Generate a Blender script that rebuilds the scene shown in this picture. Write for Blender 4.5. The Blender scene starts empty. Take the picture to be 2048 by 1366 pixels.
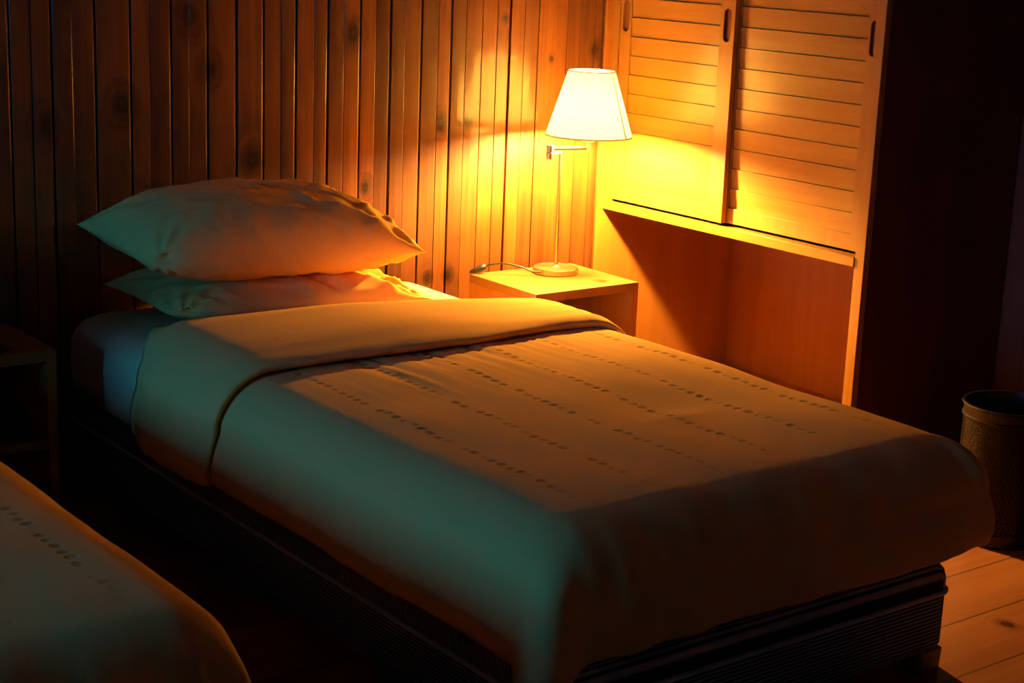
import bpy, bmesh, math, random
from mathutils import Vector, Matrix, noise

random.seed(7)
D = bpy.data
SC = bpy.context.scene
COL = SC.collection
PI = math.pi

# ------------------------------------------------------------------ camera
YAW, PITCH, ROLL = math.radians(37.631), math.radians(13.800), math.radians(2.281)
CAM_H = 1.48
fw = Vector((math.sin(YAW) * math.cos(PITCH), math.cos(YAW) * math.cos(PITCH), -math.sin(PITCH)))
rt = Vector((math.cos(YAW), -math.sin(YAW), 0))
up = rt.cross(fw)
rt2 = rt * math.cos(ROLL) + up * math.sin(ROLL)
up2 = up * math.cos(ROLL) - rt * math.sin(ROLL)
cd = D.cameras.new('camera')
cam = D.objects.new('camera', cd)
COL.objects.link(cam)
cd.sensor_width = 36.0
cd.lens = 3315.7 / 2048 * 36.0
cd.clip_start = 0.02
M = Matrix((rt2, up2, -fw)).transposed().to_4x4()
M.translation = (0, 0, CAM_H)
cam.matrix_world = M
SC.camera = cam

# ------------------------------------------------------------------ light and exposure
LAMP_COL = (1.0, 0.52, 0.135)
BULB_STRENGTH = 14500.0
DUSK = (0.02, 0.34, 1.1)
DUSK_STRENGTH = 36.0

SC.view_settings.view_transform = 'Standard'
SC.view_settings.look = 'None'
SC.view_settings.gamma = 1.0
SC.view_settings.use_curve_mapping = False
SC.view_settings.exposure = 0.0
SC.cycles.use_denoising = True
SC.cycles.max_bounces = 12
SC.cycles.diffuse_bounces = 6
SC.cycles.sample_clamp_indirect = 20.0

w = D.worlds.new('dusk_sky')
SC.world = w
w.use_nodes = True
bg = w.node_tree.nodes['Background']
bg.inputs[0].default_value = (*DUSK, 1)
bg.inputs[1].default_value = DUSK_STRENGTH

# room extents
XL, XR, YF, YB, ZC = -2.4, 4.2, -1.3, 4.15, 2.5
WIN = (2.10, 3.35, 0.92, 1.72)          # window opening in the left wall: y0 y1 z0 z1

pl = D.lights.new('window_portal', 'AREA')
pl.shape = 'RECTANGLE'
pl.size = WIN[3] - WIN[2]
pl.size_y = WIN[1] - WIN[0]
pl.cycles.is_portal = True
po = D.objects.new('window_portal', pl)
COL.objects.link(po)
po.location = (XL - 0.10, (WIN[0] + WIN[1]) / 2, (WIN[2] + WIN[3]) / 2)
po.rotation_euler = (0, -PI / 2, 0)


# ------------------------------------------------------------------ node helpers
class G:
    def __init__(self, name):
        self.m = D.materials.new(name)
        self.m.use_nodes = True
        self.t = self.m.node_tree
        self.t.nodes.clear()
        self.out = self.t.nodes.new('ShaderNodeOutputMaterial')

    def n(self, typ, ins=None, **kw):
        nd = self.t.nodes.new(typ)
        for k, v in kw.items():
            setattr(nd, k, v)
        for k, v in (ins or {}).items():
            self.put(nd.inputs[k], v)
        return nd

    def put(self, sock, v):
        if isinstance(v, bpy.types.NodeSocket):
            self.t.links.new(v, sock)
        else:
            if isinstance(v, (tuple, list)) and len(v) == 3 and sock.type == 'RGBA':
                v = (*v, 1)
            sock.default_value = v

    def math(self, op, a, b=0.0, c=None, clamp=False):
        nd = self.n('ShaderNodeMath', {0: a, 1: b}, operation=op, use_clamp=clamp)
        if c is not None:
            self.put(nd.inputs[2], c)
        return nd.outputs[0]

    def remap(self, v, a, b, c=0.0, d=1.0, smooth=True):
        nd = self.n('ShaderNodeMapRange', {0: v, 1: a, 2: b, 3: c, 4: d})
        nd.interpolation_type = 'SMOOTHSTEP' if smooth else 'LINEAR'
        return nd.outputs[0]

    def mix(self, f, a, b, blend='MIX'):
        nd = self.n('ShaderNodeMix', data_type='RGBA', blend_type=blend)
        self.put(nd.inputs[0], f)
        self.put(nd.inputs[6], a)
        self.put(nd.inputs[7], b)
        return nd.outputs[2]

    def bsdf(self, **kw):
        b = self.n('ShaderNodeBsdfPrincipled')
        for k, v in kw.items():
            self.put(b.inputs[k.replace('_', ' ')], v)
        self.t.links.new(b.outputs[0], self.out.inputs[0])
        return b


def wood(name, light, dark, axis=2, rough=0.4, coat=0.0, coat_rough=0.12, knots=(), attr=False,
         fine=1.0, plane=(0, 2), contrast=1.0, auto_knots=0.0, seams=None, bump=0.15):
    g = G(name)
    co = g.n('ShaderNodeTexCoord').outputs['Object']
    sep = g.n('ShaderNodeSeparateXYZ', {0: co})
    pa = g.n('ShaderNodeAttribute', attribute_name='plank').outputs['Fac'] if attr else None
    # knots bend the grain round them
    kd = None
    for (u, v, r) in knots:
        du = g.math('DIVIDE', g.math('SUBTRACT', sep.outputs[plane[0]], u), r)
        dv = g.math('DIVIDE', g.math('SUBTRACT', sep.outputs[plane[1]], v), r * 1.35)
        dd = g.math('SQRT', g.math('ADD', g.math('MULTIPLY', du, du), g.math('MULTIPLY', dv, dv)))
        kd = dd if kd is None else g.math('MINIMUM', kd, dd)
    sc = [34.0 * fine, 34.0 * fine, 34.0 * fine]
    sc[axis] = 1.1 * fine
    mp = g.n('ShaderNodeMapping', {'Vector': co, 'Scale': tuple(sc)})
    vec = mp.outputs[0]
    wv = g.math('MULTIPLY', pa, 37.0) if attr else 0.0
    if kd is not None:
        bend = g.math('MULTIPLY', g.remap(kd, 0.6, 3.2, 1.0, 0.0), 2.2)
        wv = g.math('ADD', wv, bend)
    n1 = g.n('ShaderNodeTexNoise', {'Vector': vec, 'W': wv, 'Scale': 0.55, 'Detail': 4.0, 'Roughness': 0.6,
                                    'Distortion': 0.5}, noise_dimensions='4D').outputs[0]
    n2 = g.n('ShaderNodeTexNoise', {'Vector': vec, 'W': wv, 'Scale': 3.0, 'Detail': 3.0, 'Roughness': 0.7},
             noise_dimensions='4D').outputs[0]
    big = [5.0, 5.0, 5.0]
    big[axis] = 0.9
    mp2 = g.n('ShaderNodeMapping', {'Vector': co, 'Scale': tuple(big)})
    n3 = g.n('ShaderNodeTexNoise', {'Vector': mp2.outputs[0], 'W': wv, 'Scale': 1.0, 'Detail': 2.0},
             noise_dimensions='4D').outputs[0]
    f = g.math('ADD', g.math('MULTIPLY', n1, 0.55), g.math('MULTIPLY', n2, 0.25))
    f = g.math('ADD', f, g.math('MULTIPLY', n3, 0.45))
    f = g.remap(f, 0.625 - 0.22 / contrast, 0.625 + 0.22 / contrast)
    col = g.mix(f, dark, light)
    if attr:
        br = g.remap(pa, 0.0, 1.0, 0.62, 1.28, smooth=False)
        cmb = g.n('ShaderNodeCombineColor', {0: br, 1: br, 2: br}).outputs[0]
        col = g.mix(1.0, col, cmb, 'MULTIPLY')
    if auto_knots > 0:
        ks = [6.0, 6.0, 6.0]
        ks[axis] = 2.2
        mk = g.n('ShaderNodeMapping', {'Vector': co, 'Scale': tuple(ks)})
        vo = g.n('ShaderNodeTexVoronoi', {'Vector': mk.outputs[0], 'Scale': 1.0})
        keep = g.math('LESS_THAN', g.n('ShaderNodeSeparateColor', {0: vo.outputs['Color']}).outputs[0], auto_knots)
        kk = g.math('MULTIPLY', g.remap(vo.outputs['Distance'], 0.03, 0.11, 1.0, 0.0), keep)
        col = g.mix(kk, col, tuple(c * 0.12 for c in dark))
    if kd is not None:
        core = tuple(c * 0.08 for c in dark)
        mid = tuple(c * 0.60 for c in dark)
        kd = g.math('ADD', kd, g.math('MULTIPLY', g.math('SUBTRACT', n2, 0.5), 1.3))
        col = g.mix(g.remap(kd, 0.7, 2.4, 0.8, 0.0), col, mid)
        col = g.mix(g.remap(kd, 0.55, 1.05, 0.88, 0.0), col, core)
        col = g.mix(g.remap(kd, 0.0, 0.45, 0.45, 0.0), col, dark)
    if seams:                                   # board joints: (axis, pitch, offset)
        s = g.math('FRACT', g.math('DIVIDE', g.math('ADD', sep.outputs[seams[0]], seams[2]), seams[1]))
        e = g.math('MINIMUM', s, g.math('SUBTRACT', 1.0, s))
        col = g.mix(g.remap(e, 0.004, 0.018, 0.85, 0.0), col, tuple(c * 0.1 for c in dark))
    bp = g.n('ShaderNodeBump', {'Strength': bump, 'Distance': 0.002, 'Height': n1})
    g.bsdf(Base_Color=col, Roughness=g.math('ADD', rough, g.math('MULTIPLY', n2, 0.08)), Coat_Weight=coat,
           Coat_Roughness=coat_rough, Normal=bp.outputs[0], Specular_IOR_Level=0.3)
    return g.m


def plain(name, col, rough=0.6, metal=0.0, bump=0.0, scale=200.0, spec=0.5):
    g = G(name)
    co = g.n('ShaderNodeTexCoord').outputs['Object']
    nz = g.n('ShaderNodeTexNoise', {'Vector': co, 'Scale': scale, 'Detail': 3.0}).outputs[0]
    c = g.mix(g.math('MULTIPLY', nz, 0.35), col, tuple(x * 0.7 for x in col))
    kw = dict(Base_Color=c, Roughness=rough, Metallic=metal, Specular_IOR_Level=spec)
    if bump:
        kw['Normal'] = g.n('ShaderNodeBump', {'Strength': bump, 'Distance': 0.001, 'Height': nz}).outputs[0]
    g.bsdf(**kw)
    return g.m


def fabric(name, col, dashes=False, weave=900.0):
    g = G(name)
    tc = g.n('ShaderNodeTexCoord')
    uv = tc.outputs['UV']
    sep = g.n('ShaderNodeSeparateXYZ', {0: uv})
    u, v = sep.outputs[0], sep.outputs[1]
    thr = g.n('ShaderNodeMapping', {'Vector': uv, 'Scale': (weave, weave * 0.35, 1.0)}).outputs[0]
    n1 = g.n('ShaderNodeTexNoise', {'Vector': thr, 'Scale': 0.5, 'Detail': 2.0}).outputs[0]
    slub = g.n('ShaderNodeMapping', {'Vector': uv, 'Scale': (160.0, 9.0, 1.0)}).outputs[0]
    n2 = g.n('ShaderNodeTexNoise', {'Vector': slub, 'Scale': 1.0, 'Detail': 3.0}).outputs[0]
    c = g.mix(g.math('MULTIPLY', g.math('ADD', n1, n2), 0.22), col, tuple(x * 0.6 for x in col))
    h = g.math('ADD', g.math('MULTIPLY', n1, 0.35), g.math('MULTIPLY', n2, 0.65))
    if dashes:
        # woven rows of short thick stitches running from head to foot
        wob = g.n('ShaderNodeTexNoise', {'Vector': uv, 'Scale': 14.0, 'Detail': 1.0}).outputs[0]
        uu = g.math('ADD', u, g.math('MULTIPLY', g.math('SUBTRACT', wob, 0.5), 0.020))
        row = g.math('FRACT', g.math('DIVIDE', g.math('ADD', uu, 10.0 * 0.169 + 0.1645), 0.169))
        du = g.math('DIVIDE', g.math('MULTIPLY', g.math('SUBTRACT', row, 0.5), 0.169), 0.0115)
        dash = g.math('FRACT', g.math('DIVIDE', g.math('ADD', v, g.math('MULTIPLY', wob, 0.03)), 0.030))
        dv = g.math('DIVIDE', g.math('SUBTRACT', dash, 0.5), 0.40)
        dd = g.math('ADD', g.math('MULTIPLY', du, du), g.math('MULTIPLY', dv, dv))
        rnd = g.n('ShaderNodeTexNoise', {'Vector': uv, 'Scale': 22.0, 'Detail': 2.0}).outputs[0]
        m = g.math('MULTIPLY', g.remap(dd, 0.05, 1.15, 1.0, 0.0), g.remap(rnd, 0.34, 0.57))
        m = g.math('MULTIPLY', m, g.math('MULTIPLY', g.remap(g.math('ABSOLUTE', u), 0.44, 0.50, 1.0, 0.0), g.remap(v, 2.05, 2.30)))
        c = g.mix(g.math('MULTIPLY', m, 0.66), c, tuple(x * 0.30 for x in col))
        h = g.math('SUBTRACT', g.math('MULTIPLY', h, 0.5), g.math('MULTIPLY', m, 1.6))
    bp = g.n('ShaderNodeBump', {'Strength': 0.6, 'Distance': 0.0018, 'Height': h})
    g.bsdf(Base_Color=c, Roughness=1.0, Specular_IOR_Level=0.0, Normal=bp.outputs[0])
    return g.m


def ribbed(name, axis):
    g = G(name)
    co = g.n('ShaderNodeTexCoord').outputs['Object']
    sep = g.n('ShaderNodeSeparateXYZ', {0: co})
    s = g.math('SINE', g.math('MULTIPLY', sep.outputs[axis], 2 * PI / 0.0085))
    f = g.remap(s, -0.5, 0.7)
    c = g.mix(f, (0.022, 0.022, 0.024), (0.40, 0.37, 0.32))
    bp = g.n('ShaderNodeBump', {'Strength': 0.6, 'Distance': 0.002, 'Height': s})
    g.bsdf(Base_Color=c, Roughness=0.85, Specular_IOR_Level=0.2, Normal=bp.outputs[0])
    return g.m


def emission(name, col, strength):
    g = G(name)
    e = g.n('ShaderNodeEmission', {0: col, 1: strength})
    g.t.links.new(e.outputs[0], g.out.inputs[0])
    return g.m


def shade_material():
    g = G('lampshade_cloth')
    co = g.n('ShaderNodeTexCoord').outputs['Object']
    mp = g.n('ShaderNodeMapping', {'Vector': co, 'Scale': (300, 300, 500)})
    nz = g.n('ShaderNodeTexNoise', {'Vector': mp.outputs[0], 'Scale': 1.0}).outputs[0]
    c = g.mix(nz, (0.80, 0.74, 0.62), (0.74, 0.68, 0.55))
    d = g.n('ShaderNodeBsdfDiffuse', {0: c})
    t = g.n('ShaderNodeBsdfTranslucent', {0: (0.92, 0.90, 0.62)})
    mx = g.n('ShaderNodeAddShader')
    dm = g.n('ShaderNodeMixShader', {0: 0.68})
    g.t.links.new(d.outputs[0], dm.inputs[1])
    g.t.links.new(t.outputs[0], dm.inputs[2])
    g.t.links.new(dm.outputs[0], g.out.inputs[0])
    return g.m


def glass_material():
    g = G('window_glass')
    t = g.n('ShaderNodeBsdfTransparent', {0: (0.95, 0.97, 0.97)})
    s = g.n('ShaderNodeBsdfGlossy', {0: (1, 1, 1), 1: 0.02})
    f = g.n('ShaderNodeFresnel', {0: 1.45})
    mx = g.n('ShaderNodeMixShader', {0: f.outputs[0]})
    g.t.links.new(t.outputs[0], mx.inputs[1])
    g.t.links.new(s.outputs[0], mx.inputs[2])
    g.t.links.new(mx.outputs[0], g.out.inputs[0])
    return g.m


# ------------------------------------------------------------------ mesh helpers
def bx(bm, x0, x1, y0, y1, z0, z1, bev=0.0):
    vs = [bm.verts.new((x, y, z)) for x in (x0, x1) for y in (y0, y1) for z in (z0, z1)]
    fs = [bm.faces.new([vs[i] for i in q]) for q in
          ((0, 1, 3, 2), (4, 6, 7, 5), (0, 4, 5, 1), (2, 3, 7, 6), (0, 2, 6, 4), (1, 5, 7, 3))]
    if bev > 0:
        es = list({e for f in fs for e in f.edges})
        bmesh.ops.bevel(bm, geom=es, offset=bev, segments=2, affect='EDGES', profile=0.7)
    return fs


def lathe(bm, prof, seg=48, cx=0.0, cy=0.0, close=False, ax='Z'):
    rings = []
    for (r, z) in prof:
        ring = []
        for i in range(seg):
            a = 2 * PI * i / seg
            ring.append(bm.verts.new((cx + r * math.cos(a), cy + r * math.sin(a), z)))
        rings.append(ring)
    n = len(rings)
    for k in range(n if close else n - 1):
        a, b = rings[k], rings[(k + 1) % n]
        for i in range(seg):
            j = (i + 1) % seg
            bm.faces.new((a[i], a[j], b[j], b[i]))
    if not close:
        if prof[0][0] > 1e-4:
            bm.faces.new(list(reversed(rings[0])))
        if prof[-1][0] > 1e-4:
            bm.faces.new(rings[-1])
    return rings


def tube(bm, pts, r, seg=12, closed=False):
    pts = [Vector(p) for p in pts]
    n = len(pts)
    rings = []
    prev = None
    for i, p in enumerate(pts):
        a = pts[(i - 1) % n] if (closed or i > 0) else p
        b = pts[(i + 1) % n] if (closed or i < n - 1) else p
        t = (b - a).normalized()
        ref = prev if prev is not None else (Vector((0, 0, 1)) if abs(t.z) < 0.9 else Vector((1, 0, 0)))
        s = (ref - t * ref.dot(t)).normalized()
        prev = s
        q = t.cross(s)
        rr = r[i] if isinstance(r, (list, tuple)) else r
        rings.append([bm.verts.new(p + s * rr * math.cos(2 * PI * k / seg) + q * rr * math.sin(2 * PI * k / seg))
                      for k in range(seg)])
    for i in range(n if closed else n - 1):
        a, b = rings[i], rings[(i + 1) % n]
        for k in range(seg):
            j = (k + 1) % seg
            bm.faces.new((a[k], a[j], b[j], b[k]))
    if not closed:
        bm.faces.new(list(reversed(rings[0])))
        bm.faces.new(rings[-1])


def spline(pts, n=8):
    out = []
    P = [Vector(p) for p in pts]
    P = [2 * P[0] - P[1]] + P + [2 * P[-1] - P[-2]]
    for i in range(1, len(P) - 2):
        for k in range(n):
            t = k / n
            a, b, c, d = P[i - 1], P[i], P[i + 1], P[i + 2]
            out.append(0.5 * ((2 * b) + (c - a) * t + (2 * a - 5 * b + 4 * c - d) * t * t
                              + (3 * b - 3 * c + d - a) * t ** 3))
    out.append(P[-2])
    return out


def obj(name, bm, mat, parent=None, smooth=False, angle=None, world=False):
    """Link a bmesh as one mesh object.  world=True: the verts are in room coordinates."""
    me = D.meshes.new(name)
    bmesh.ops.recalc_face_normals(bm, faces=bm.faces)
    bm.to_mesh(me)
    bm.free()
    me.materials.append(mat)
    if smooth:
        for p in me.polygons:
            p.use_smooth = True
        if angle is not None:
            me.set_sharp_from_angle(angle=angle)
    o = D.objects.new(name, me)
    COL.objects.link(o)
    if parent is not None:
        if world:
            off = Vector((0, 0, 0))
            q = parent
            while q is not None:
                off += q.location
                q = q.parent
            me.transform(Matrix.Translation(-off))
        o.parent = parent
    return o


def thing(name, label, cat, loc=(0, 0, 0), rz=0.0, group=None):
    o = D.objects.new(name, None)
    COL.objects.link(o)
    o.empty_display_size = 0.1
    o.location = loc
    o.rotation_euler = (0, 0, rz)
    return tag(o, label, cat, group)


def tag(o, label, cat, group=None):
    o['label'] = label
    o['category'] = cat
    if group:
        o['group'] = group
    return o


def struct(name, bm, mat, **kw):
    o = obj(name, bm, mat, **kw)
    o['kind'] = 'structure'
    return o


def smoothstep(a, b, x):
    t = min(1.0, max(0.0, (x - a) / (b - a)))
    return t * t * (3 - 2 * t)


def lerp_table(tab, x):
    if x <= tab[0][0]:
        return tab[0][1]
    for (x0, y0), (x1, y1) in zip(tab, tab[1:]):
        if x <= x1:
            t = (x - x0) / (x1 - x0)
            return y0 + (y1 - y0) * t
    return tab[-1][1]


# ------------------------------------------------------------------ materials
KNOTS = [(2.894, .915, .017), (2.998, .927, .018), (2.575, 1.185, .020), (3.124, 1.225, .009), (3.114, .857, .008),
         (2.625, .732, .013), (2.935, .438, .014), (2.859, .437, .012), (3.490, 1.127, .015), (3.312, 1.101, .007),
         (2.249, .833, .022), (1.861, .998, .022), (2.059, 1.234, .026), (2.118, 1.086, .018), (1.655, .95, .024)]
m_wall = wood('varnished_pine_planks', (0.190, 0.064, 0.0075), (0.070, 0.017, 0.0018), axis=2, rough=0.45, coat=0.5,
              coat_rough=0.15, knots=KNOTS, attr=True, contrast=1.15)
m_otherwall = wood('dark_pine_wall', (0.12, 0.05, 0.018), (0.075, 0.028, 0.010), axis=2, rough=0.5, seams=(1, 0.12, 5.0))
m_frontwall = wood('pale_front_wall', (0.78, 0.68, 0.54), (0.68, 0.58, 0.45), axis=2, rough=0.5, seams=(0, 0.12, 5.0))  # out-of-view wall, made pale to bounce fill light
m_ceiling = wood('pine_ceiling', (0.10, 0.045, 0.016), (0.065, 0.026, 0.010), axis=1, rough=0.6, seams=(0, 0.12, 5.0))
m_floor = wood('pine_floorboards', (0.33, 0.122, 0.034), (0.20, 0.060, 0.014), axis=0, rough=0.38, coat=0.15,
               coat_rough=0.25, seams=(1, 0.19, -2.155 + 20 * 0.19), knots=[(3.06, 2.085, .016), (3.2, 1.93, .012)],
               plane=(0, 1))
m_cab = wood('wardrobe_pine_upright', (0.32, 0.155, 0.018), (0.24, 0.10, 0.010), axis=2, rough=0.38, coat=0.2,
             coat_rough=0.25, fine=1.2, contrast=0.8)
m_cab_h = wood('wardrobe_pine_level', (0.33, 0.165, 0.019), (0.25, 0.105, 0.010), axis=1, rough=0.36, coat=0.3,
               coat_rough=0.22, fine=1.2, contrast=0.8)
m_cab_panel = wood('wardrobe_panel', (0.36, 0.145, 0.018), (0.27, 0.095, 0.010), axis=2, rough=0.5, fine=0.7,
                   contrast=0.8, auto_knots=0.05)
m_side_shaded = wood('wardrobe_outer_shaded', (0.08, 0.022, 0.007), (0.05, 0.013, 0.004), axis=2, rough=0.55, fine=0.7)  # wardrobe pine darkened; shade of the unlit side is in the colour
m_ns_top = wood('nightstand_pine', (0.31, 0.145, 0.030), (0.235, 0.098, 0.018), axis=1, rough=0.35, coat=0.2,
                coat_rough=0.25, fine=0.8, knots=[(0.105, -0.105, 0.016)], plane=(0, 1))
m_ns = wood('nightstand_pine_sides', (0.42, 0.19, 0.035), (0.29, 0.11, 0.020), axis=2, rough=0.4, fine=0.8,
            auto_knots=0.12)
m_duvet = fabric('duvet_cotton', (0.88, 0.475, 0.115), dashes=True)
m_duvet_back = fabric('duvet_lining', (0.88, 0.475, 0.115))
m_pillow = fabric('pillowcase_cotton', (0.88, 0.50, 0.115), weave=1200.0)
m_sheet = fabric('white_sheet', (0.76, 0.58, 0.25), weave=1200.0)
m_rib_side = ribbed('ribbed_upholstery_sides', 2)
m_rib_top = ribbed('ribbed_upholstery_top', 1)
m_piping = plain('grey_piping', (0.55, 0.52, 0.46), 0.7, bump=0.2)
m_leg = plain('bed_leg_wood', (0.28, 0.17, 0.08), 0.5)
m_metal = plain('brushed_nickel', (0.58, 0.48, 0.25), 0.36, metal=1.0, scale=60.0)
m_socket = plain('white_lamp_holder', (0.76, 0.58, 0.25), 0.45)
m_black = plain('black_plastic', (0.012, 0.012, 0.013), 0.35)
m_grey = plain('grey_rubber', (0.16, 0.16, 0.15), 0.6)
m_bin = plain('dark_bin_metal', (0.055, 0.046, 0.037), 0.42, metal=1.0)
m_binliner = plain('bin_lining', (0.006, 0.006, 0.006), 0.8)
m_shade = shade_material()
m_trim = plain('shade_edging', (0.55, 0.42, 0.16), 0.7)
m_bulb = emission('lit_bulb', LAMP_COL, BULB_STRENGTH)
m_frame = plain('window_paint', (0.5, 0.45, 0.38), 0.5)
m_glass = glass_material()
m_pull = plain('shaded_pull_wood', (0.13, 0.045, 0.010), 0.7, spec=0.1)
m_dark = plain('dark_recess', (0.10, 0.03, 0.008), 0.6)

# ------------------------------------------------------------------ room shell
bm = bmesh.new()
bx(bm, XL, XR, YF, YB + 0.02, -0.05, 0.0)
struct('floor', bm, m_floor)
bm = bmesh.new()
bx(bm, XL, XR, YF, YB + 0.02, ZC, ZC + 0.05)
struct('ceiling', bm, m_ceiling)
bm = bmesh.new()
bx(bm, XR, XR + 0.08, YF, YB + 0.02, 0.0, ZC)
struct('wall_right', bm, m_otherwall)
bm = bmesh.new()
bx(bm, XL, XR, YF - 0.08, YF, 0.0, ZC)
struct('wall_front', bm, m_frontwall)
bm = bmesh.new()
bx(bm, XL - 0.08, XL, YF, WIN[0], 0.0, ZC)
bx(bm, XL - 0.08, XL, WIN[1], YB + 0.02, 0.0, ZC)
bx(bm, XL - 0.08, XL, WIN[0], WIN[1], 0.0, WIN[2])
bx(bm, XL - 0.08, XL, WIN[0], WIN[1], WIN[3], ZC)
struct('wall_left', bm, m_otherwall)
bm = bmesh.new()
ft = 0.05
bx(bm, XL - 0.07, XL + 0.012, WIN[0], WIN[0] + ft, WIN[2], WIN[3], 0.003)
bx(bm, XL - 0.07, XL + 0.012, WIN[1] - ft, WIN[1], WIN[2], WIN[3], 0.003)
bx(bm, XL - 0.07, XL + 0.012, WIN[0] + ft, WIN[1] - ft, WIN[2], WIN[2] + ft, 0.003)
bx(bm, XL - 0.07, XL + 0.012, WIN[0] + ft, WIN[1] - ft, WIN[3] - ft, WIN[3], 0.003)
ym = (WIN[0] + WIN[1]) / 2
bx(bm, XL - 0.06, XL + 0.005, ym - 0.02, ym + 0.02, WIN[2] + ft, WIN[3] - ft, 0.003)
win = struct('window_1', bm, m_frame)
bm = bmesh.new()
bx(bm, XL - 0.045, XL - 0.039, WIN[0] + ft, WIN[1] - ft, WIN[2] + ft, WIN[3] - ft)
pane = obj('pane', bm, m_glass, win)

# back wall: tongue-and-groove pine boards; wide joints (b) and fine mid grooves (f)
EDGES = [(1.558, 'b'), (1.615, 'f'), (1.669, 'b'), (1.725, 'f'), (1.788, 'b'), (1.887, 'b'), (1.942, 'f'), (2.004, 'b'),
         (2.057, 'f'), (2.113, 'b'), (2.201, 'b'), (2.285, 'b'), (2.341, 'f'), (2.389, 'b'), (2.448, 'f'), (2.494, 'b'),
         (2.547, 'f'), (2.602, 'b'), (2.655, 'f'), (2.707, 'b'), (2.758, 'f'), (2.817, 'b'), (2.877, 'f'), (2.925, 'b'),
         (2.978, 'f'), (3.039, 'f'), (3.096, 'f'), (3.146, 'b'), (3.201, 'f'), (3.257, 'f'), (3.372, 'f'), (3.425, 'f'),
         (3.488, 'f'), (3.524, 'b')]
x = 1.558
pre = []
k = 0
while x > XL + 0.05:
    x -= 0.0575 if k % 5 else 0.09
    pre.append((x, 'b' if k % 2 else 'f'))
    k += 1
EDGES = list(reversed(pre)) + EDGES
EDGES += [(3.60, 'b'), (3.70, 'b'), (3.80, 'b'), (3.90, 'b'), (4.0, 'b'), (4.1, 'b'), (XR, 'b')]
EDGES = [(XL, 'b')] + [e for e in EDGES if e[0] > XL + 0.02]
bm = bmesh.new()
lay = bm.verts.layers.float.new('plank')
rw = random.Random(11)
for i in range(len(EDGES) - 1):
    (x0, t0), (x1, t1) = EDGES[i], EDGES[i + 1]
    g0 = 0.0030 if t0 == 'b' else 0.0010
    g1 = 0.0030 if t1 == 'b' else 0.0010
    c0 = 0.0004 if t0 == 'b' else 0.0003
    c1 = 0.0045 if t1 == 'b' else 0.0022
    d0 = 0.0003 if t0 == 'b' else 0.0003
    d1 = 0.0024 if t1 == 'b' else 0.0010
    off = rw.uniform(-0.0012, 0.0012)
    tl = rw.uniform(-0.010, 0.010)
    xm = (x0 + x1) / 2
    pid = rw.random()
    face = lambda xx: YB + off + tl * (xx - xm)
    prof = [(x0 + g0, YB + 0.012), (x0 + g0, face(x0) + d0), (x0 + g0 + c0 * 0.5, face(x0) + d0 * 0.35), (x0 + g0 + c0, face(x0)),
            (xm, face(xm) - 0.0006), (x1 - g1 - c1, face(x1)), (x1 - g1 - c1 * 0.5, face(x1) + d1 * 0.35),
            (x1 - g1, face(x1) + d1), (x1 - g1, YB + 0.012)]
    zs = [0.0, 0.5, 1.0, 1.5, 2.0, ZC]
    cols = []
    for (px, py) in prof:
        cv = []
        for z in zs:
            wv = 0.0006 * noise.noise(Vector((px * 3, z * 2.0, pid * 9)))
            vv = bm.verts.new((px + wv, py + wv, z))
            vv[lay] = pid
            cv.append(vv)
        cols.append(cv)
    for a, b in zip(cols, cols[1:]):
        for j in range(len(zs) - 1):
            bm.faces.new((a[j], b[j], b[j + 1], a[j + 1]))
vs = [bm.verts.new(p) for p in ((XL, YB + 0.011, 0), (XR, YB + 0.011, 0), (XR, YB + 0.011, ZC), (XL, YB + 0.011, ZC))]
bm.faces.new(vs)
vs2 = [bm.verts.new(p) for p in ((XL, YB + 0.06, 0), (XR, YB + 0.06, 0), (XR, YB + 0.06, ZC), (XL, YB + 0.06, ZC))]
bm.faces.new(list(reversed(vs2)))
for i in range(4):
    j = (i + 1) % 4
    bm.faces.new((vs[i], vs2[i], vs2[j], vs[j]))
struct('wall_back', bm, m_wall)

# ------------------------------------------------------------------ wardrobe
XF = 3.547
Y0, Y1 = 3.010, 4.138
ZT = 2.36
wr = thing('wardrobe', 'built-in light pine wardrobe with sliding louvred doors above an open niche', 'wardrobe',
           (3.87, 3.57, 0))
bm = bmesh.new()
bx(bm, XF, XF + 0.024, Y0, Y0 + 0.034, 0.0, ZT, 0.0015)
obj('corner_post', bm, m_cab, wr, world=True)
bm = bmesh.new()
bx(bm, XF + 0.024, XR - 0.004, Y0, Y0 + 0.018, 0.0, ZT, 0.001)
obj('outer_side_panel', bm, m_side_shaded, wr, world=True)
bm = bmesh.new()
bx(bm, 3.524, XR - 0.03, Y1 - 0.002, Y1 + 0.008, 0.0, ZT, 0.001)
obj('inner_side_panel', bm, m_cab_panel, wr, world=True)
bm = bmesh.new()
bx(bm, XR - 0.032, XR - 0.012, Y0 + 0.018, Y1 - 0.002, 0.0, ZT, 0.001)
obj('back_panel', bm, m_cab_panel, wr, world=True)
bm = bmesh.new()
bx(bm, XF, XF + 0.020, 4.104, Y1, 0.6385, ZT, 0.0015)
obj('frame_stile', bm, m_cab, wr, world=True)
bm = bmesh.new()
bx(bm, XF - 0.004, XF + 0.070, Y0 + 0.034, Y1 - 0.001, 0.610, 0.638, 0.002)
obj('bottom_rail', bm, m_cab_h, wr, world=True)
bm = bmesh.new()
bx(bm, XF + 0.0705, XR - 0.033, Y0 + 0.02, Y1 - 0.003, 0.612, 0.632, 0.001)
obj('bottom_board', bm, m_cab_panel, wr, world=True)
bm = bmesh.new()
bx(bm, XF - 0.002, XR - 0.012, Y0, Y1, ZT, ZT + 0.025, 0.002)
obj('top_board', bm, m_cab_h, wr, world=True)
bm = bmesh.new()
bx(bm, XF, XF + 0.06, Y0 + 0.034, 4.104, ZT - 0.05, ZT - 0.001, 0.002)
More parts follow.
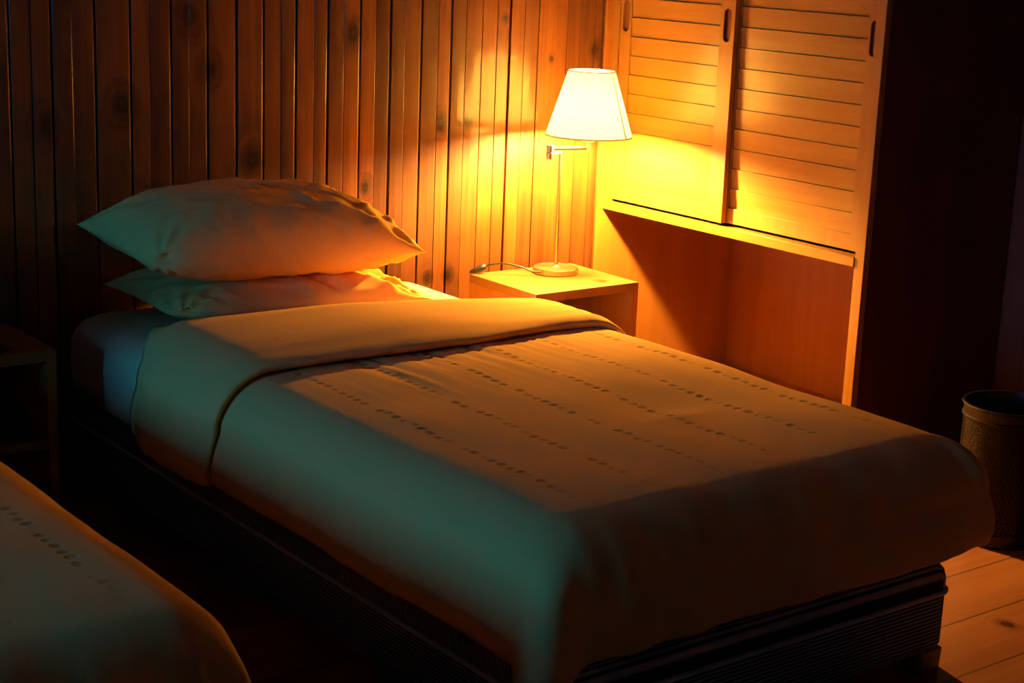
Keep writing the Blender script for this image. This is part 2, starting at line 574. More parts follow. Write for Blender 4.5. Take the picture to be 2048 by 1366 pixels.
obj('top_rail', bm, m_cab_h, wr, world=True)


def stadium(hw, hl, n=10):
    pts = []
    for i in range(n + 1):
        a = PI * i / n
        pts.append((hw * math.cos(a), hl - hw + hw * math.sin(a)))
    for i in range(n + 1):
        a = PI + PI * i / n
        pts.append((hw * math.cos(a), -(hl - hw) + hw * math.sin(a)))
    return pts


def stile_with_pull(bm, xf, xb, ya, yb, z0, z1, yc, zc, hw, hl):
    """upright board, its front (-x) face pierced by a rounded finger recess"""
    st = stadium(hw, hl)
    front = [bm.verts.new((xf, yc + u, zc + v)) for (u, v) in st]
    back = [bm.verts.new((xf + 0.010, yc + u, zc + v)) for (u, v) in st]
    n = len(st)
    for i in range(n):
        j = (i + 1) % n
        bm.faces.new((front[i], front[j], back[j], back[i]))
    bm.faces.new(back)
    fr = [bm.verts.new((xf, y, z)) for (y, z) in ((ya, z0), (yb, z0), (yb, z1), (ya, z1))]
    bk = [bm.verts.new((xb, y, z)) for (y, z) in ((ya, z0), (yb, z0), (yb, z1), (ya, z1))]
    for i in range(4):
        j = (i + 1) % 4
        bm.faces.new((fr[i], fr[j], bk[j], bk[i]))
    bm.faces.new(list(reversed(bk)))
    # front face with the hole: two n-gons, one either side (split at the hole's two ends)
    top = n // 4                          # index nearest the top of the arc
    bot = top + n // 2
    right = [front[k % n] for k in range(bot, top + n + 1)]      # +y side, bottom -> top
    left = [front[k] for k in range(top, bot + 1)]               # -y side, top -> bottom
    bm.faces.new([fr[1], fr[2]] + right[::-1])
    bm.faces.new([fr[3], fr[0]] + left[::-1])
    bm.faces.new([fr[2], fr[3], front[top]])
    bm.faces.new([fr[0], fr[1], front[bot % n]])


def louvred_door(ya, yb, xf, pulls, wl, wr_):
    """ya<yb; wl = width of the stile at yb (left in the picture), wr_ = at ya"""
    z0, z1 = 0.647, ZT - 0.055
    th = 0.019
    bm = bmesh.new()
    zc, hw, hl = 1.24, 0.0150, 0.050
    stile_with_pull(bm, xf, xf + th, ya, ya + wr_, z0, z1, ya + wr_ * 0.52, zc, hw, hl)
    stile_with_pull(bm, xf, xf + th, yb - wl, yb, z0, z1, yb - wl * 0.5, zc, hw, hl)
    bx(bm, xf + 0.0008, xf + th - 0.001, ya + wr_, yb - wl, z0, z0 + 0.046, 0.0008)
    bx(bm, xf + 0.0008, xf + th - 0.001, ya + wr_, yb - wl, z1 - 0.05, z1, 0.0008)
    door = obj('louvred_door', bm, m_cab, wr, world=True)
    bm = bmesh.new()
    pitch = 0.0605
    z = z0 + 0.046
    while z < z1 - 0.055:
        zt = min(z + pitch - 0.0012, z1 - 0.051)
        # tilted slat: the top edge stands forward, the foot sits back
        a, b = ya + wr_ + 0.0002, yb - wl - 0.0002
        pts = [(xf + 0.0075, z), (xf + 0.0028, zt), (xf + 0.0098, zt + 0.0008), (xf + 0.0155, z)]
        va = [bm.verts.new((px, a, pz)) for (px, pz) in pts]
        vb = [bm.verts.new((px, b, pz)) for (px, pz) in pts]
        for i in range(4):
            j = (i + 1) % 4
            bm.faces.new((va[i], va[j], vb[j], vb[i]))
        bm.faces.new(va)
        bm.faces.new(list(reversed(vb)))
        z += pitch
    obj('slat_panel', bm, m_cab_h, door, world=True)
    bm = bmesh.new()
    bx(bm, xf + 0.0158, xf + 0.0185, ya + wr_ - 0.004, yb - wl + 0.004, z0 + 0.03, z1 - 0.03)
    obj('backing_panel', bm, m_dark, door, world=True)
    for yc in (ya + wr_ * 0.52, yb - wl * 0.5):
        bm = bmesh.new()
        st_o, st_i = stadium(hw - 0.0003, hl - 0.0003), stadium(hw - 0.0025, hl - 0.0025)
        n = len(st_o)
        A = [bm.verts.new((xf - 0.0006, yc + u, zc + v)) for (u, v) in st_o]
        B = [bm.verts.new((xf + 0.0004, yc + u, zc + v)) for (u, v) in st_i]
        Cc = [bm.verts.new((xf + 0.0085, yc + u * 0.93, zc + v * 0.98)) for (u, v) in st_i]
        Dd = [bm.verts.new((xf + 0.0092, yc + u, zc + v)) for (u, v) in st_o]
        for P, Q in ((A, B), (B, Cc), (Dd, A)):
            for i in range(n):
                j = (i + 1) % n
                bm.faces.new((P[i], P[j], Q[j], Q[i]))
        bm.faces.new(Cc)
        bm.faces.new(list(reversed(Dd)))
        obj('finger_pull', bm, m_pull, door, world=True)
    return door


louvred_door(3.588, 4.103, XF + 0.006, None, 0.050, 0.060)
louvred_door(3.0445, 3.640, XF + 0.029, None, 0.055, 0.048)


# ------------------------------------------------------------------ nightstands
NS_G = 'matching bedside tables'


def nightstand(x0, y0, label):
    W, L, H = 0.402, 0.336, 0.45
    r = thing('nightstand', label, 'nightstand', (x0 + W / 2, y0 + L / 2, 0), 0, NS_G)
    w2, l2, t = W / 2, L / 2, 0.027
    bm = bmesh.new()
    bx(bm, -w2, w2, -l2, l2, H - t, H, 0.0012)
    obj('top', bm, m_ns_top, r)
    for s in (-1, 1):
        bm = bmesh.new()
        xa, xb = sorted((s * w2, s * (w2 - 0.024)))
        bx(bm, xa, xb, -l2, l2, 0.0, H - t, 0.0012)
        obj('side_panel', bm, m_ns, r)
    bm = bmesh.new()
    bx(bm, -w2 + 0.024, w2 - 0.024, -l2 + 0.004, l2 - 0.013, 0.20, 0.224, 0.001)
    obj('shelf', bm, m_ns_top, r)
    bm = bmesh.new()
    bx(bm, -w2 + 0.024, w2 - 0.024, l2 - 0.012, l2, 0.02, H - t, 0.001)
    obj('back_panel', bm, m_ns, r)
    return r


nightstand(2.972, 3.747, 'pale pine bedside table under the lit lamp')
nightstand(1.110, 3.784, 'bedside table in the dark at the left, between the two beds')

# ------------------------------------------------------------------ lamp
LX, LY, LZ = 3.230, 3.980, 0.4505
SX, SY = 3.282, 3.912
lamp = thing('table_lamp', 'lit swing-arm table lamp with a white tapered shade on the pale bedside table', 'lamp',
             (LX, LY, LZ))
bm = bmesh.new()
lathe(bm, [(0.0, 0.0), (0.070, 0.0), (0.0715, 0.0015), (0.0715, 0.0165), (0.070, 0.0185), (0.066, 0.0192),
           (0.014, 0.0205), (0.0085, 0.026), (0.0, 0.027)], 64)
obj('base', bm, m_metal, lamp, True, 0.5)
bm = bmesh.new()
tube(bm, [(0, 0, 0.022), (0, 0, 0.379)], 0.0062, 20)
obj('pole', bm, m_metal, lamp, True, 0.8)
HX, HY = 3.158 - LX, 3.944 - LY
SXl, SYl = SX - LX, SY - LY
ZP = 0.379
bm = bmesh.new()
tube(bm, spline([(0, 0, ZP - 0.012), (0, 0, ZP - 0.003), (HX * 0.12, HY * 0.12, ZP), (HX * 0.9, HY * 0.9, ZP)], 6), 0.0058, 14)
obj('lower_arm', bm, m_metal, lamp, True, 0.8)
bm = bmesh.new()
for (a, b) in ((ZP - 0.013, ZP + 0.0085), (ZP + 0.0095, ZP + 0.031)):
    lathe(bm, [(0.0, a), (0.0098, a), (0.0112, a + 0.0012), (0.0112, b - 0.0012), (0.0098, b), (0.0, b)], 28, HX, HY)
obj('hinge', bm, m_metal, lamp, True, 0.6)
bm = bmesh.new()
tube(bm, [(HX, HY, ZP + 0.020), (SXl, SYl, ZP + 0.020)], 0.0056, 14)
obj('upper_arm', bm, m_metal, lamp, True, 0.8)
bm = bmesh.new()
lathe(bm, [(0.0, ZP + 0.008), (0.0075, ZP + 0.008), (0.0078, ZP + 0.009), (0.0078, ZP + 0.030), (0.005, ZP + 0.032), (0.005, ZP + 0.0385),
           (0.019, ZP + 0.040), (0.0205, ZP + 0.044), (0.0205, ZP + 0.047), (0.014, ZP + 0.049), (0.014, ZP + 0.0675), (0.0, ZP + 0.0685)], 32, SXl, SYl)
obj('bulb_holder', bm, m_socket, lamp, True, 0.6)
ZB, ZTP = 0.887 - LZ, 1.086 - LZ
RB, RT = 0.134, 0.072
bm = bmesh.new()
zb = ZP + 0.069
lathe(bm, [(0.0, zb), (0.011, zb), (0.012, zb + 0.006), (0.020, zb + 0.020), (0.0245, zb + 0.034), (0.0245, zb + 0.044), (0.019, zb + 0.056),
           (0.009, zb + 0.062), (0.0, zb + 0.063)], 28, SXl, SYl)
obj('bulb', bm, m_bulb, lamp, True)
bm = bmesh.new()
th = 0.0012
lathe(bm, [(RB, ZB), (RT, ZTP), (RT - th, ZTP), (RB - th, ZB)], 96, SXl, SYl, close=True)
obj('lampshade', bm, m_shade, lamp, True, 0.6)
shade = lamp.children[-1]
bm = bmesh.new()
for (r, z, dz) in ((RB, ZB, 0.0035), (RT, ZTP - 0.003, 0.003)):
    sl = (RB - RT) / (ZTP - ZB)
    bm = bmesh.new()
    lathe(bm, [(r + 0.0008, z), (r + 0.0008 - sl * dz, z + dz), (r - 0.0018 - sl * dz, z + dz), (r - 0.0018, z)], 96, SXl, SYl, close=True)
    obj('shade_edging', bm, m_trim, shade)
bm = bmesh.new()                                   # glued overlap of the shade's cloth
va = []
for i in range(5):
    a = math.radians(-74) + math.radians(2.4) * i / 4
    va.append((bm.verts.new((SXl + (RB + 0.0012) * math.cos(a), SYl + (RB + 0.0012) * math.sin(a), ZB + 0.002)),
               bm.verts.new((SXl + (RT + 0.0012) * math.cos(a), SYl + (RT + 0.0012) * math.sin(a), ZTP - 0.002)),
               bm.verts.new((SXl + (RT + 0.0004) * math.cos(a), SYl + (RT + 0.0004) * math.sin(a), ZTP - 0.002)),
               bm.verts.new((SXl + (RB + 0.0004) * math.cos(a), SYl + (RB + 0.0004) * math.sin(a), ZB + 0.002))))
for p, q in zip(va, va[1:]):
    for i in range(4):
        j = (i + 1) % 4
        bm.faces.new((p[i], p[j], q[j], q[i]))
obj('shade_seam', bm, m_trim, shade)
bm = bmesh.new()                                   # ring and three spokes that hang the shade on the bulb holder
zr = ZP + 0.056
for k in range(3):
    a = 2 * PI * k / 3 + 0.5
    rr = RB - 0.003 - (RB - RT) * (zr + 0.012 - ZB) / (ZTP - ZB)
    tube(bm, [(SXl + 0.014 * math.cos(a), SYl + 0.014 * math.sin(a), zr), (SXl + rr * math.cos(a), SYl + rr * math.sin(a), zr + 0.012)], 0.0013, 8)
obj('shade_carrier', bm, m_metal, lamp)
# flex with its inline switch lying at the back edge of the table
cx0, cy0 = 2.998 - LX, 4.075 - LY
bm = bmesh.new()
cord = spline([(-0.0705, -0.012, 0.011), (-0.095, -0.002, 0.013), (-0.125, 0.022, 0.026), (-0.165, 0.052, 0.034), (-0.195, 0.074, 0.030),
               (cx0 + 0.0225, cy0 - 0.004, 0.0205)], 8)
tube(bm, cord, 0.0026, 10)
obj('flex', bm, m_black, lamp, True, 0.8)
bm = bmesh.new()
sw = [(cx0 + 0.024, cy0 - 0.004, 0.021), (cx0 + 0.020, cy0 - 0.003, 0.020), (cx0 + 0.004, cy0, 0.0145), (cx0 - 0.022, cy0 + 0.005, 0.0075),
      (cx0 - 0.028, cy0 + 0.006, 0.0045)]
tube(bm, sw, [0.009, 0.0115, 0.0105, 0.006, 0.003], 14)
obj('flex_plug', bm, m_black, lamp, True, 0.7)

# ------------------------------------------------------------------ beds
BX0, BX1, BY0, BY1 = 1.669, 2.751, 2.012, 4.105       # base of the lit bed


def rrect(hx, hy, r, n=8):
    pts = []
    for (sx, sy, a0) in ((1, 1, 0), (-1, 1, PI / 2), (-1, -1, PI), (1, -1, 1.5 * PI)):
        for i in range(n + 1):
            a = a0 + PI / 2 * i / n
            pts.append((sx * (hx - r) + r * math.cos(a), sy * (hy - r) + r * math.sin(a)))
    return pts


def loft(bm, loops, cap0=True, cap1=True):
    rings = [[bm.verts.new(p) for p in lp] for lp in loops]
    n = len(rings[0])
    for a, b in zip(rings, rings[1:]):
        for i in range(n):
            j = (i + 1) % n
            bm.faces.new((a[i], a[j], b[j], b[i]))
    if cap0:
        bm.faces.new(list(reversed(rings[0])))
    if cap1:
        bm.faces.new(rings[-1])


def bed_base(cx, label):
    hx, hy = (BX1 - BX0) / 2, (BY1 - BY0) / 2
    cy = (BY0 + BY1) / 2
    r = thing('bed_base', label, 'bed base', (cx, cy, 0), 0, 'upholstered bed bases')
    bm = bmesh.new()
    loft(bm, [[(x, y, z) for (x, y) in rrect(hx - i, hy - i, 0.045)] for (i, z) in
              ((0.012, 0.048), (0.004, 0.052), (0.0, 0.062), (0.0, 0.12), (0.0, 0.168), (0.003, 0.1765))])
    obj('ribbed_box', bm, m_rib_side, r, True, 0.9)
    bm = bmesh.new()
    loft(bm, [[(x, y, z) for (x, y) in rrect(hx - i, hy - i, 0.045)] for (i, z) in
              ((0.003, 0.1775), (0.0, 0.184), (0.0, 0.205), (0.004, 0.222), (0.014, 0.236), (0.03, 0.243), (0.06, 0.2455))])
    obj('top_panel', bm, m_rib_top, r, True, 0.9)
    bm = bmesh.new()
    tube(bm, [(x, y, 0.1775) for (x, y) in rrect(hx + 0.001, hy + 0.001, 0.045)], 0.0058, 10, closed=True)
    obj('piping', bm, m_piping, r, True)
    for sx in (-1, 1):
        for sy in (-1, 1):
            bm = bmesh.new()
            loft(bm, [[(sx * (hx - 0.042) + x, sy * (hy - 0.042) + y, z) for (x, y) in rrect(s, s, 0.008, 3)]
                      for (s, z) in ((0.030, 0.0), (0.034, 0.003), (0.036, 0.046))])
            obj('leg', bm, m_leg, r, True, 0.6)
    return r


def mattress(cx, label):
    hx, hy = (BX1 - BX0) / 2 + 0.006, (BY1 - BY0) / 2 - 0.002
    cy = (BY0 + BY1) / 2
    bm = bmesh.new()
    loops = []
    for (i, z) in ((0.03, 0.2475), (0.008, 0.250), (0.0, 0.262), (-0.004, 0.31), (-0.006, 0.36), (-0.002, 0.41), (0.008, 0.432), (0.024, 0.449),
                   (0.05, 0.462), (0.09, 0.469), (0.16, 0.472), (0.3, 0.474)):
        lp = []
        for (x, y) in rrect(hx - i, hy - i, max(0.02, 0.075 - i * 0.4), 8):
            nz = noise.noise(Vector((x * 7, y * 7, z * 5))) * 0.003
            lp.append((x + nz, y + (nz if y < hy * 0.9 else 0.0), z))
        loops.append(lp)
    loft(bm, loops)
    uvs(bm)
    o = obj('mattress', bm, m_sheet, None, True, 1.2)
    o.location = (cx, cy, 0)
    return tag(o, label, 'mattress', 'mattresses in fitted sheets')


def uvs(bm):
    uv = bm.loops.layers.uv.verify()
    for f in bm.faces:
        nx, ny, nz = (abs(c) for c in f.normal) if f.normal.length > 0 else (0, 0, 1)
        for l in f.loops:
            c = l.vert.co
            if nz >= nx and nz >= ny:
                l[uv].uv = (c.x, c.y)
            elif nx >= ny:
                l[uv].uv = (c.y, c.z)
            else:
                l[uv].uv = (c.x, c.z)


R_EDGE = 0.090
HXF = (BX1 - BX0) / 2 + 0.022 - R_EDGE           # half width of the flat top
YFL = BY0 - 0.012 + R_EDGE                       # where the cloth starts to bend over the foot
ZTOP = 0.482


def drape(a, b, h, cfg):
    """cloth coordinates (a across from the bed's middle, b along y) -> point; h is the height above the mattress cover"""
    dx = max(0.0, abs(a) - HXF)
    dy = max(0.0, YFL - b)
    sg = 1 if a > 0 else -1
    p = 16.0
    if dx > 0 and dy > 0:
        d = (dx ** p + dy ** p) ** (1 / p)
        ph = math.atan2(dy, dx)
    else:
        d = dx + dy
        ph = 0.0 if dy == 0 else PI / 2
    corner = math.sin(2 * ph) ** 5 if dx > 0 and dy > 0 else 0.0
    R = R_EDGE + h
    t = min(d / R_EDGE, PI / 2)
    s = max(0.0, d - R_EDGE * PI / 2)
    hr = R * math.sin(t) 
    z = ZTOP + h - R * (1 - math.cos(t)) - s
    # the hang swells a little, then turns in at the hem
    hr += 0.020 * math.sin(min(1.0, s / 0.15) * PI * 0.9)
    fl = cfg['flare_l'] if sg < 0 else cfg['flare_r']
    if fl > 0:
        hr += corner * fl * smoothstep(0.05, 0.32, d)
    else:
        q = min(1.0, d / 0.27)
        hr -= corner * fl * (math.sin(PI * q ** 0.8) + 0.55 * smoothstep(0.4, 1.0, q))
    # soft crown of the filling
    ua = min(1.0, abs(a) / (HXF + 0.10))
    ub = min(1.0, max(0.0, (YFL + 0.10 - b)) / 0.2)
    crown = 0.015 * (1 - ua ** 6) * (1 - ub ** 2) if d < R_EDGE * 1.6 else 0.0
    z += crown
    X = sg * (min(abs(a), HXF) + hr * math.cos(ph))
    Y = max(b, YFL) - hr * math.sin(ph)
    return Vector((X, Y, z))


def wrinkle(a, b, seed):
    """height of soft creases in cloth coordinates"""
    dx = max(0.0, abs(a) - HXF)
    dy = max(0.0, YFL - b)
    v = 0.0060 * noise.noise(Vector((a * 3.1, b * 3.1, seed)))
    v += 0.0030 * noise.noise(Vector((a * 9.0, b * 6.0, seed + 3)))
    # creases that run down the foot drop
    if dy > 0.02:
        k = smoothstep(0.02, 0.16, dy) * (1.0 - 0.85 * smoothstep(-0.10, 0.03, dx if dx > 0 else abs(a) - HXF))
        n = noise.noise(Vector((a * 11.0 + 0.6 * dy, dy * 1.4, seed + 9)))
        v += k * 0.007 * (n * abs(n) * 2.0 + 0.35 * n)
        n = noise.noise(Vector((a * 27.0, dy * 2.0, seed + 5)))
        v += k * 0.0018 * n
    if dx > 0.05:
        k = smoothstep(0.05, 0.2, dx)
        v += k * 0.004 * noise.noise(Vector((b * 8.0, dx * 1.5, seed + 7)))
    # puckers running out from under the turned-back edge
    if dy == 0:
        k = smoothstep(2.65, 3.08, b) * smoothstep(0.6, 0.1, abs(a + 0.05))
        n = noise.noise(Vector((a * 26.0 + b * 2.0, b * 2.2, seed + 2)))
        v += k * 0.0042 * (0.6 - 2.2 * abs(n))
        # a shallow hollow where someone has sat
        v -= 0.007 * math.exp(-(((a - 0.16) / 0.17) ** 2 + ((b - 2.52) / 0.13) ** 2))
        v += 0.004 * math.exp(-(((a - 0.10) / 0.12) ** 2 + ((b - 2.42) / 0.035) ** 2))
    return v


def frange(a, b, n):
    return [a + (b - a) * i / (n - 1) for i in range(n)]


def drape_sheet(name, a_list, b_of, hfun, cfg, mat, parent, seed, thick, loc):
    bm = bmesh.new()
    uv = bm.loops.layers.uv.verify()
    nb = cfg['nb']
    grid, st = [], []
    eps = 0.004
    for a in a_list:
        col, sc = [], []
        for k in range(nb):
            b = b_of(a, k / (nb - 1))
            h = hfun(a, b)
            p = drape(a, b, h, cfg)
            n = (drape(a + eps, b, h, cfg) - drape(a - eps, b, h, cfg)).cross(drape(a, b + eps, h, cfg) - drape(a, b - eps, h, cfg))
            if n.length > 0:
                n.normalize()
            p = p + n * wrinkle(a, b, seed)
            col.append(bm.verts.new(p))
            sc.append((a, b))
        grid.append(col)
        st.append(sc)
    for i in range(len(a_list) - 1):
        for k in range(nb - 1):
            f = bm.faces.new((grid[i][k], grid[i + 1][k], grid[i + 1][k + 1], grid[i][k + 1]))
            for l, (ii, kk) in zip(f.loops, ((i, k), (i + 1, k), (i + 1, k + 1), (i, k + 1))):
                l[uv].uv = st[ii][kk]
    o = obj(name, bm, mat, parent, True)
    md = o.modifiers.new('filling', 'SOLIDIFY')
    md.thickness = thick
    md.offset = -1.0
    md.use_even_offset = False
    return o


def dense(lim, n_mid, n_side):
    """sample positions with more points over the bends"""
    side = frange(HXF - 0.06, lim, n_side)
    mid = frange(-HXF + 0.06, HXF - 0.06, n_mid)[1:-1]
    return [-s for s in reversed(side)] + mid + side


BCX, BCY = (BX0 + BX1) / 2, (BY0 + BY1) / 2


def duvet(cx, label, flare_l, flare_r, seed, btop=3.34, turned=True):
    hem = lambda a: 0.015 * noise.noise(Vector((a * 2.3, seed, 1.0)))
    sd = R_EDGE * PI / 2
    ALIM = HXF + sd + 0.118
    cfg = dict(flare_l=flare_l, flare_r=flare_r, nb=150)
    root = thing('duvet', label, 'duvet', (cx, 0, 0), 0, 'duvets on the twin beds')
    al = dense(ALIM, 90, 46)
    bs = frange(YFL - sd - 0.108, YFL + 0.05, 60) + frange(YFL + 0.05, btop, 91)[1:]

    def b_of(a, t):
        k = t * (len(bs) - 1)
        b = bs[int(round(k))]
        if b < YFL:
            b += hem(a) * (YFL - b) / 0.33
        return b
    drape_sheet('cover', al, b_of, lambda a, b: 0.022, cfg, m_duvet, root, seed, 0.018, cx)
    if not turned:
        return root
    # the top of the duvet turned back towards the pillows
    cfg2 = dict(flare_l=flare_l, flare_r=flare_r, nb=64)
    front = [(-0.85, 3.150), (-0.60, 3.140), (-0.50, 3.110), (-0.35, 3.105), (-0.1, 3.095), (0.1, 3.100), (0.3, 3.130), (0.45, 3.130), (0.57, 3.100), (0.85, 3.09)]
    back = [(-0.85, 3.590), (-0.56, 3.600), (-0.48, 3.690), (-0.1, 3.655), (0.2, 3.62), (0.45, 3.52), (0.60, 3.44), (0.85, 3.42)]
    bm = bmesh.new()
    uv = bm.loops.layers.uv.verify()
    al2 = dense(ALIM + 0.004, 90, 46)
    prof = []                                         # (position 0..1 between front and back, height)
    base_h, th = 0.024, 0.043
    for i in range(8):
        prof.append((0.55 - 0.50 * i / 7, base_h - 0.002))
    for i in range(1, 5):                             # tight underside of the nose
        an = PI / 2 * i / 4
        prof.append((0.05 - 0.05 * math.sin(an), base_h + 0.016 * (1 - math.cos(an))))
    for i in range(1, 17):                            # long soft roll up to the top
        an = PI / 2 * i / 16
        prof.append((0.30 * (1 - math.cos(an)), base_h + 0.016 + (th - 0.016) * math.sin(an)))
    for i in range(1, 22):
        t = i / 21
        prof.append((0.30 + 0.70 * t, base_h + th - 0.056 * smoothstep(0.40, 1.0, t) ** 1.5))
    for i in range(1, 6):
        prof.append((1.0 - 0.45 * i / 6, -0.004))
    eps = 0.004
    grid, st = [], []
    for a in al2:
        f0, b0 = lerp_table(front, a), lerp_table(back, a)
        f0 += 0.004 * noise.noise(Vector((a * 9, 2.0, seed)))
        hang = smoothstep(HXF + 0.02, HXF + 0.2, abs(a))
        colv, sc = [], []
        for (t, h) in prof:
            b = f0 + (b0 - f0) * t
            hh = max(-0.004, h * (1 - 0.25 * hang) * (1 - 0.28 * smoothstep(-0.15, 0.45, a)) + 0.002)
            p = drape(a, b, hh, cfg2)
            n = (drape(a + eps, b, hh, cfg2) - drape(a - eps, b, hh, cfg2)).cross(
                drape(a, b + eps, hh, cfg2) - drape(a, b - eps, hh, cfg2))
            if n.length > 0:
                n.normalize()
            wv = 0.006 * noise.noise(Vector((a * 2.6, b * 5.0, seed + 20))) + 0.0035 * noise.noise(Vector((a * 2.2, b * 22.0, seed + 21)))
            wv += hang * 0.003 * noise.noise(Vector((abs(a) * 2.0, b * 30.0, seed + 22)))
            k = smoothstep(0.03, 0.06, h)
            colv.append(bm.verts.new(p + n * wv * k))
            sc.append((a, b + h))
        grid.append(colv)
        st.append(sc)
    m = len(prof)
    for i in range(len(al2) - 1):
        for k in range(m):
            k2 = (k + 1) % m
            f = bm.faces.new((grid[i][k], grid[i + 1][k], grid[i + 1][k2], grid[i][k2]))
            for l, (ii, kk) in zip(f.loops, ((i, k), (i + 1, k), (i + 1, k2), (i, k2))):
                l[uv].uv = st[ii][kk]
    bm.faces.new(grid[0])
    bm.faces.new(list(reversed(grid[-1])))
    obj('turned_back_top', bm, m_duvet_back, root, True)
    return root


BED2 = BCX - 1.70
bed_base(BCX, 'dark ribbed bed base with pale piping under the bed with the pillows')
bed_base(BED2, 'dark ribbed bed base under the nearer bed at the lower left')
mattress(BCX, 'mattress in a white fitted sheet under the two pillows')
mattress(BED2, 'mattress under the nearer duvet at the lower left')
duvet(BCX, 'tan duvet with dashed stitch rows and turned-back top, beside the lamp', 0.15, -0.042, 4.0)
duvet(BED2, 'duvet on the nearer bed, cut off by the lower left corner of the photo', 0.03, 0.09, 14.0, 3.46, False)


# ------------------------------------------------------------------ pillows
def pillow(label, loc, rz, tilt, W, L, T, flat, seed, droop):
    bm = bmesh.new()
    uv = bm.loops.layers.uv.verify()
    NU, NV = 110, 72

    def pt(i, j, side):
        u = -1 + 2 * i / NU
        v = -1 + 2 * j / NV
        us = math.sin(u * PI / 2) * 0.35 + u * 0.65
        vs_ = math.sin(v * PI / 2) * 0.35 + v * 0.65
        e = max(0.0, (1 - abs(us) ** 3.2)) ** 0.60 * max(0.0, (1 - abs(vs_) ** 3.4)) ** 0.55
        x = W / 2 * us * (1 - 0.075 * (1 - vs_ * vs_) * us * us)
        y = L / 2 * vs_ * (1 - 0.10 * (1 - us * us) * vs_ * vs_)
        up_, dn = T * (1 - flat), T * flat
        z = (up_ if side > 0 else -dn) * e
        if side > 0 or flat > 0.4:
            k = min(1.0, e * 2.2)
            r1 = noise.noise(Vector((x * 4, y * 4, seed)))
            r2 = noise.noise(Vector((x * 9 + y * 7, y * 5 - x * 4, seed + 3)))
            r3 = noise.noise(Vector((x * 16 - y * 9, y * 8 + x * 6, seed + 5)))
            right = smoothstep(-0.15, 0.32, x)
            z += side * k * (0.010 * r1 + 0.006 * (0.5 - 3.2 * abs(r2)) * (0.5 + right) + 0.003 * (0.5 - 3 * abs(r3)) * (0.4 + right))
            r4 = noise.noise(Vector((x * 7 + y * 16 + 0.8 * r1, y * 3 - x * 2.0, seed + 8)))
            z += side * k * 0.010 * max(0.0, 1 - 6 * abs(r4)) * (0.35 + 0.65 * right)
            r5 = noise.noise(Vector((x * 13 + 1.2 * r1 + y * 5, y * 4, seed + 12)))
            y -= 0.011 * (0.35 - abs(r5)) * smoothstep(0.1, -0.6, v) * k * (0.5 + 0.5 * right)
            # long creases drawn from the corners
            for (cu, cv) in ((1, -1), (-1, -1), (1, 1), (-1, 1)):
                ddx, ddy = x - cu * W / 2, y - cv * L / 2
                ang = math.atan2(ddy, ddx)
                dist = math.hypot(ddx, ddy)
                z += side * 0.006 * math.sin(ang * 17 + seed) * math.exp(-(dist / 0.16) ** 2) * k
        z += droop * (abs(us) ** 2.5) * -0.02 - 0.012 * droop * max(0.0, us)
        if us < 0 and vs_ < 0:                     # this corner is tucked in, not drawn to a point
            cw = (us * us * vs_ * vs_) ** 2.5
            x += 0.075 * cw
            y += 0.065 * cw
            z += 0.020 * cw
        return Vector((x, y, z))
    topv = [[bm.verts.new(pt(i, j, 1)) for j in range(NV + 1)] for i in range(NU + 1)]
    botv = [[topv[i][j] if i in (0, NU) or j in (0, NV) else bm.verts.new(pt(i, j, -1)) for j in range(NV + 1)] for i in range(NU + 1)]
    for i in range(NU):
        for j in range(NV):
            for gv, rev in ((topv, False), (botv, True)):
                q = [(i, j), (i + 1, j), (i + 1, j + 1), (i, j + 1)]
                if rev:
                    q.reverse()
                f = bm.faces.new([gv[a][b] for (a, b) in q])
                for l in f.loops:
                    l[uv].uv = (l.vert.co.x, l.vert.co.y)
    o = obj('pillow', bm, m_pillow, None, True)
    o.location = loc
    o.rotation_euler = (tilt[0], tilt[1], rz)
    return tag(o, label, 'pillow', 'pillows stacked at the heads of the beds')


pillow('lower pillow, lying flat on the white mattress under another pillow', (2.157, 3.885, 0.523), math.radians(-2), (0.02, 0.010), 0.76, 0.46, 0.102, 0.36, 3.0, 0.4)
pillow('plump upper pillow resting on top of the other pillow', (2.110, 3.885, 0.681), math.radians(-1), (0.08, 0.014), 0.80, 0.47, 0.214, 0.42, 8.0, 0.7)
pillow('unseen lower pillow added on the nearer bed to shade the left bedside table', (0.50, 3.760, 0.523), 0.0, (0.02, 0.0), 0.84, 0.46, 0.102, 0.36, 5.0, 0.4)  # out of view, added to keep window light off the sheet and nightstand
pillow('unseen upper pillow added on the nearer bed to shade the left bedside table', (0.51, 3.755, 0.681), math.radians(1), (0.08, 0.0), 0.82, 0.47, 0.214, 0.42, 9.0, 0.7)  # second added pillow, raises the block against the window light

# ------------------------------------------------------------------ remote control
rc = thing('remote_control', 'small black remote control lying on the dark left bedside table', 'remote control', (1.372, 3.880, 0.4505), math.radians(-3))
bm = bmesh.new()
loft(bm, [[(x, y, z) for (x, y) in rrect(0.028 - i, 0.080 - i, 0.010, 4)] for (i, z) in
          ((0.003, 0.0), (0.0, 0.003), (0.0, 0.014), (0.002, 0.0175), (0.005, 0.019))])
obj('body', bm, m_black, rc, True, 0.7)
for j in range(6):
    for i in range(3):
        bm = bmesh.new()
        loft(bm, [[(-0.014 + 0.014 * i + x, -0.052 + 0.019 * j + y, z) for (x, y) in rrect(0.0045 - k, 0.0055 - k, 0.002, 3)]
                  for (k, z) in ((0.0, 0.0192), (0.0, 0.0206), (0.001, 0.0212))])
        obj('button', bm, m_grey, rc)

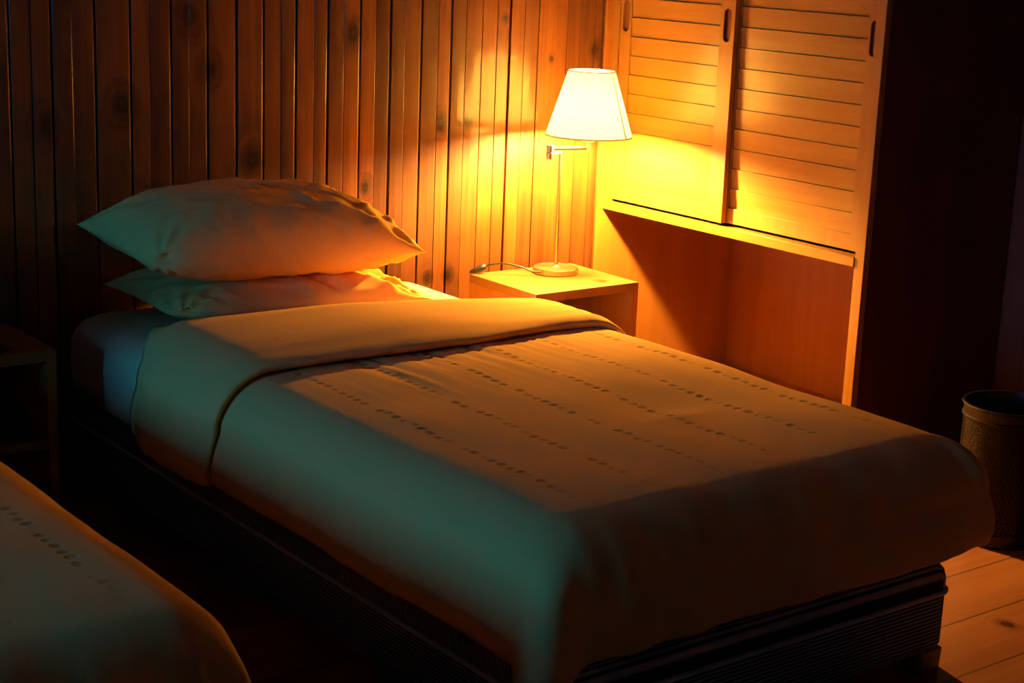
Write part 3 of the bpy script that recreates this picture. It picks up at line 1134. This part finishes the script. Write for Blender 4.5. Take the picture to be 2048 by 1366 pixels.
# ------------------------------------------------------------------ waste bin
bn = thing('waste_bin', 'round dark metal waste bin with perforated sides behind the foot of the bed', 'waste bin', (3.535, 2.47, 0))
RBN, HB = 0.118, 0.360
bm = bmesh.new()
NA, NZ = 60, 20
za, zb_ = 0.035, 0.322
cell_h = (zb_ - za) / NZ


def cyl(r, a, z):
    return (r * math.cos(a), r * math.sin(a), z)


for row in range(NZ):
    sh = 0.5 if row % 2 else 0.0
    for c in range(NA):
        a0, a1 = 2 * PI * (c + sh) / NA, 2 * PI * (c + 1 + sh) / NA
        z0_, z1_ = za + row * cell_h, za + (row + 1) * cell_h
        am, zm = (a0 + a1) / 2, (z0_ + z1_) / 2
        outer, inner = [], []
        for k in range(8):
            t = 2 * PI * (k + 0.5) / 8
            u, v = math.cos(t), math.sin(t)
            s = 1 / max(abs(u), abs(v))
            outer.append(bm.verts.new(cyl(RBN, am + u * s * (a1 - a0) / 2, zm + v * s * cell_h / 2)))
            inner.append(bm.verts.new(cyl(RBN, am + u * 0.56 * (a1 - a0) / 2, zm + v * 0.56 * cell_h / 2)))
        for k in range(8):
            j = (k + 1) % 8
            bm.faces.new((outer[k], outer[j], inner[j], inner[k]))
bmesh.ops.remove_doubles(bm, verts=bm.verts, dist=0.0002)
obj('perforated_side', bm, m_bin, bn, True)
bm = bmesh.new()
lathe(bm, [(0.0, 0.0), (RBN - 0.002, 0.0), (RBN + 0.003, 0.004), (RBN + 0.003, za), (RBN - 0.004, za), (RBN - 0.004, 0.008), (0.0, 0.008)], 64)
obj('foot_ring', bm, m_bin, bn, True, 0.6)
bm = bmesh.new()
lathe(bm, [(RBN + 0.001, zb_), (RBN + 0.004, zb_ + 0.002), (RBN + 0.004, zb_ + 0.006), (RBN + 0.001, zb_ + 0.008), (RBN + 0.001, HB - 0.008), (RBN + 0.006, HB - 0.004),
           (RBN + 0.005, HB), (RBN - 0.002, HB), (RBN - 0.004, HB - 0.01), (RBN - 0.004, zb_)], 64, close=True)
obj('rim', bm, m_bin, bn, True, 0.6)
bm = bmesh.new()
lathe(bm, [(0.0, 0.010), (RBN - 0.010, 0.010), (RBN - 0.008, HB - 0.02), (RBN - 0.0095, HB - 0.02), (RBN - 0.012, 0.012), (0.0, 0.012)], 48)
obj('liner', bm, m_binliner, bn, True, 0.8)
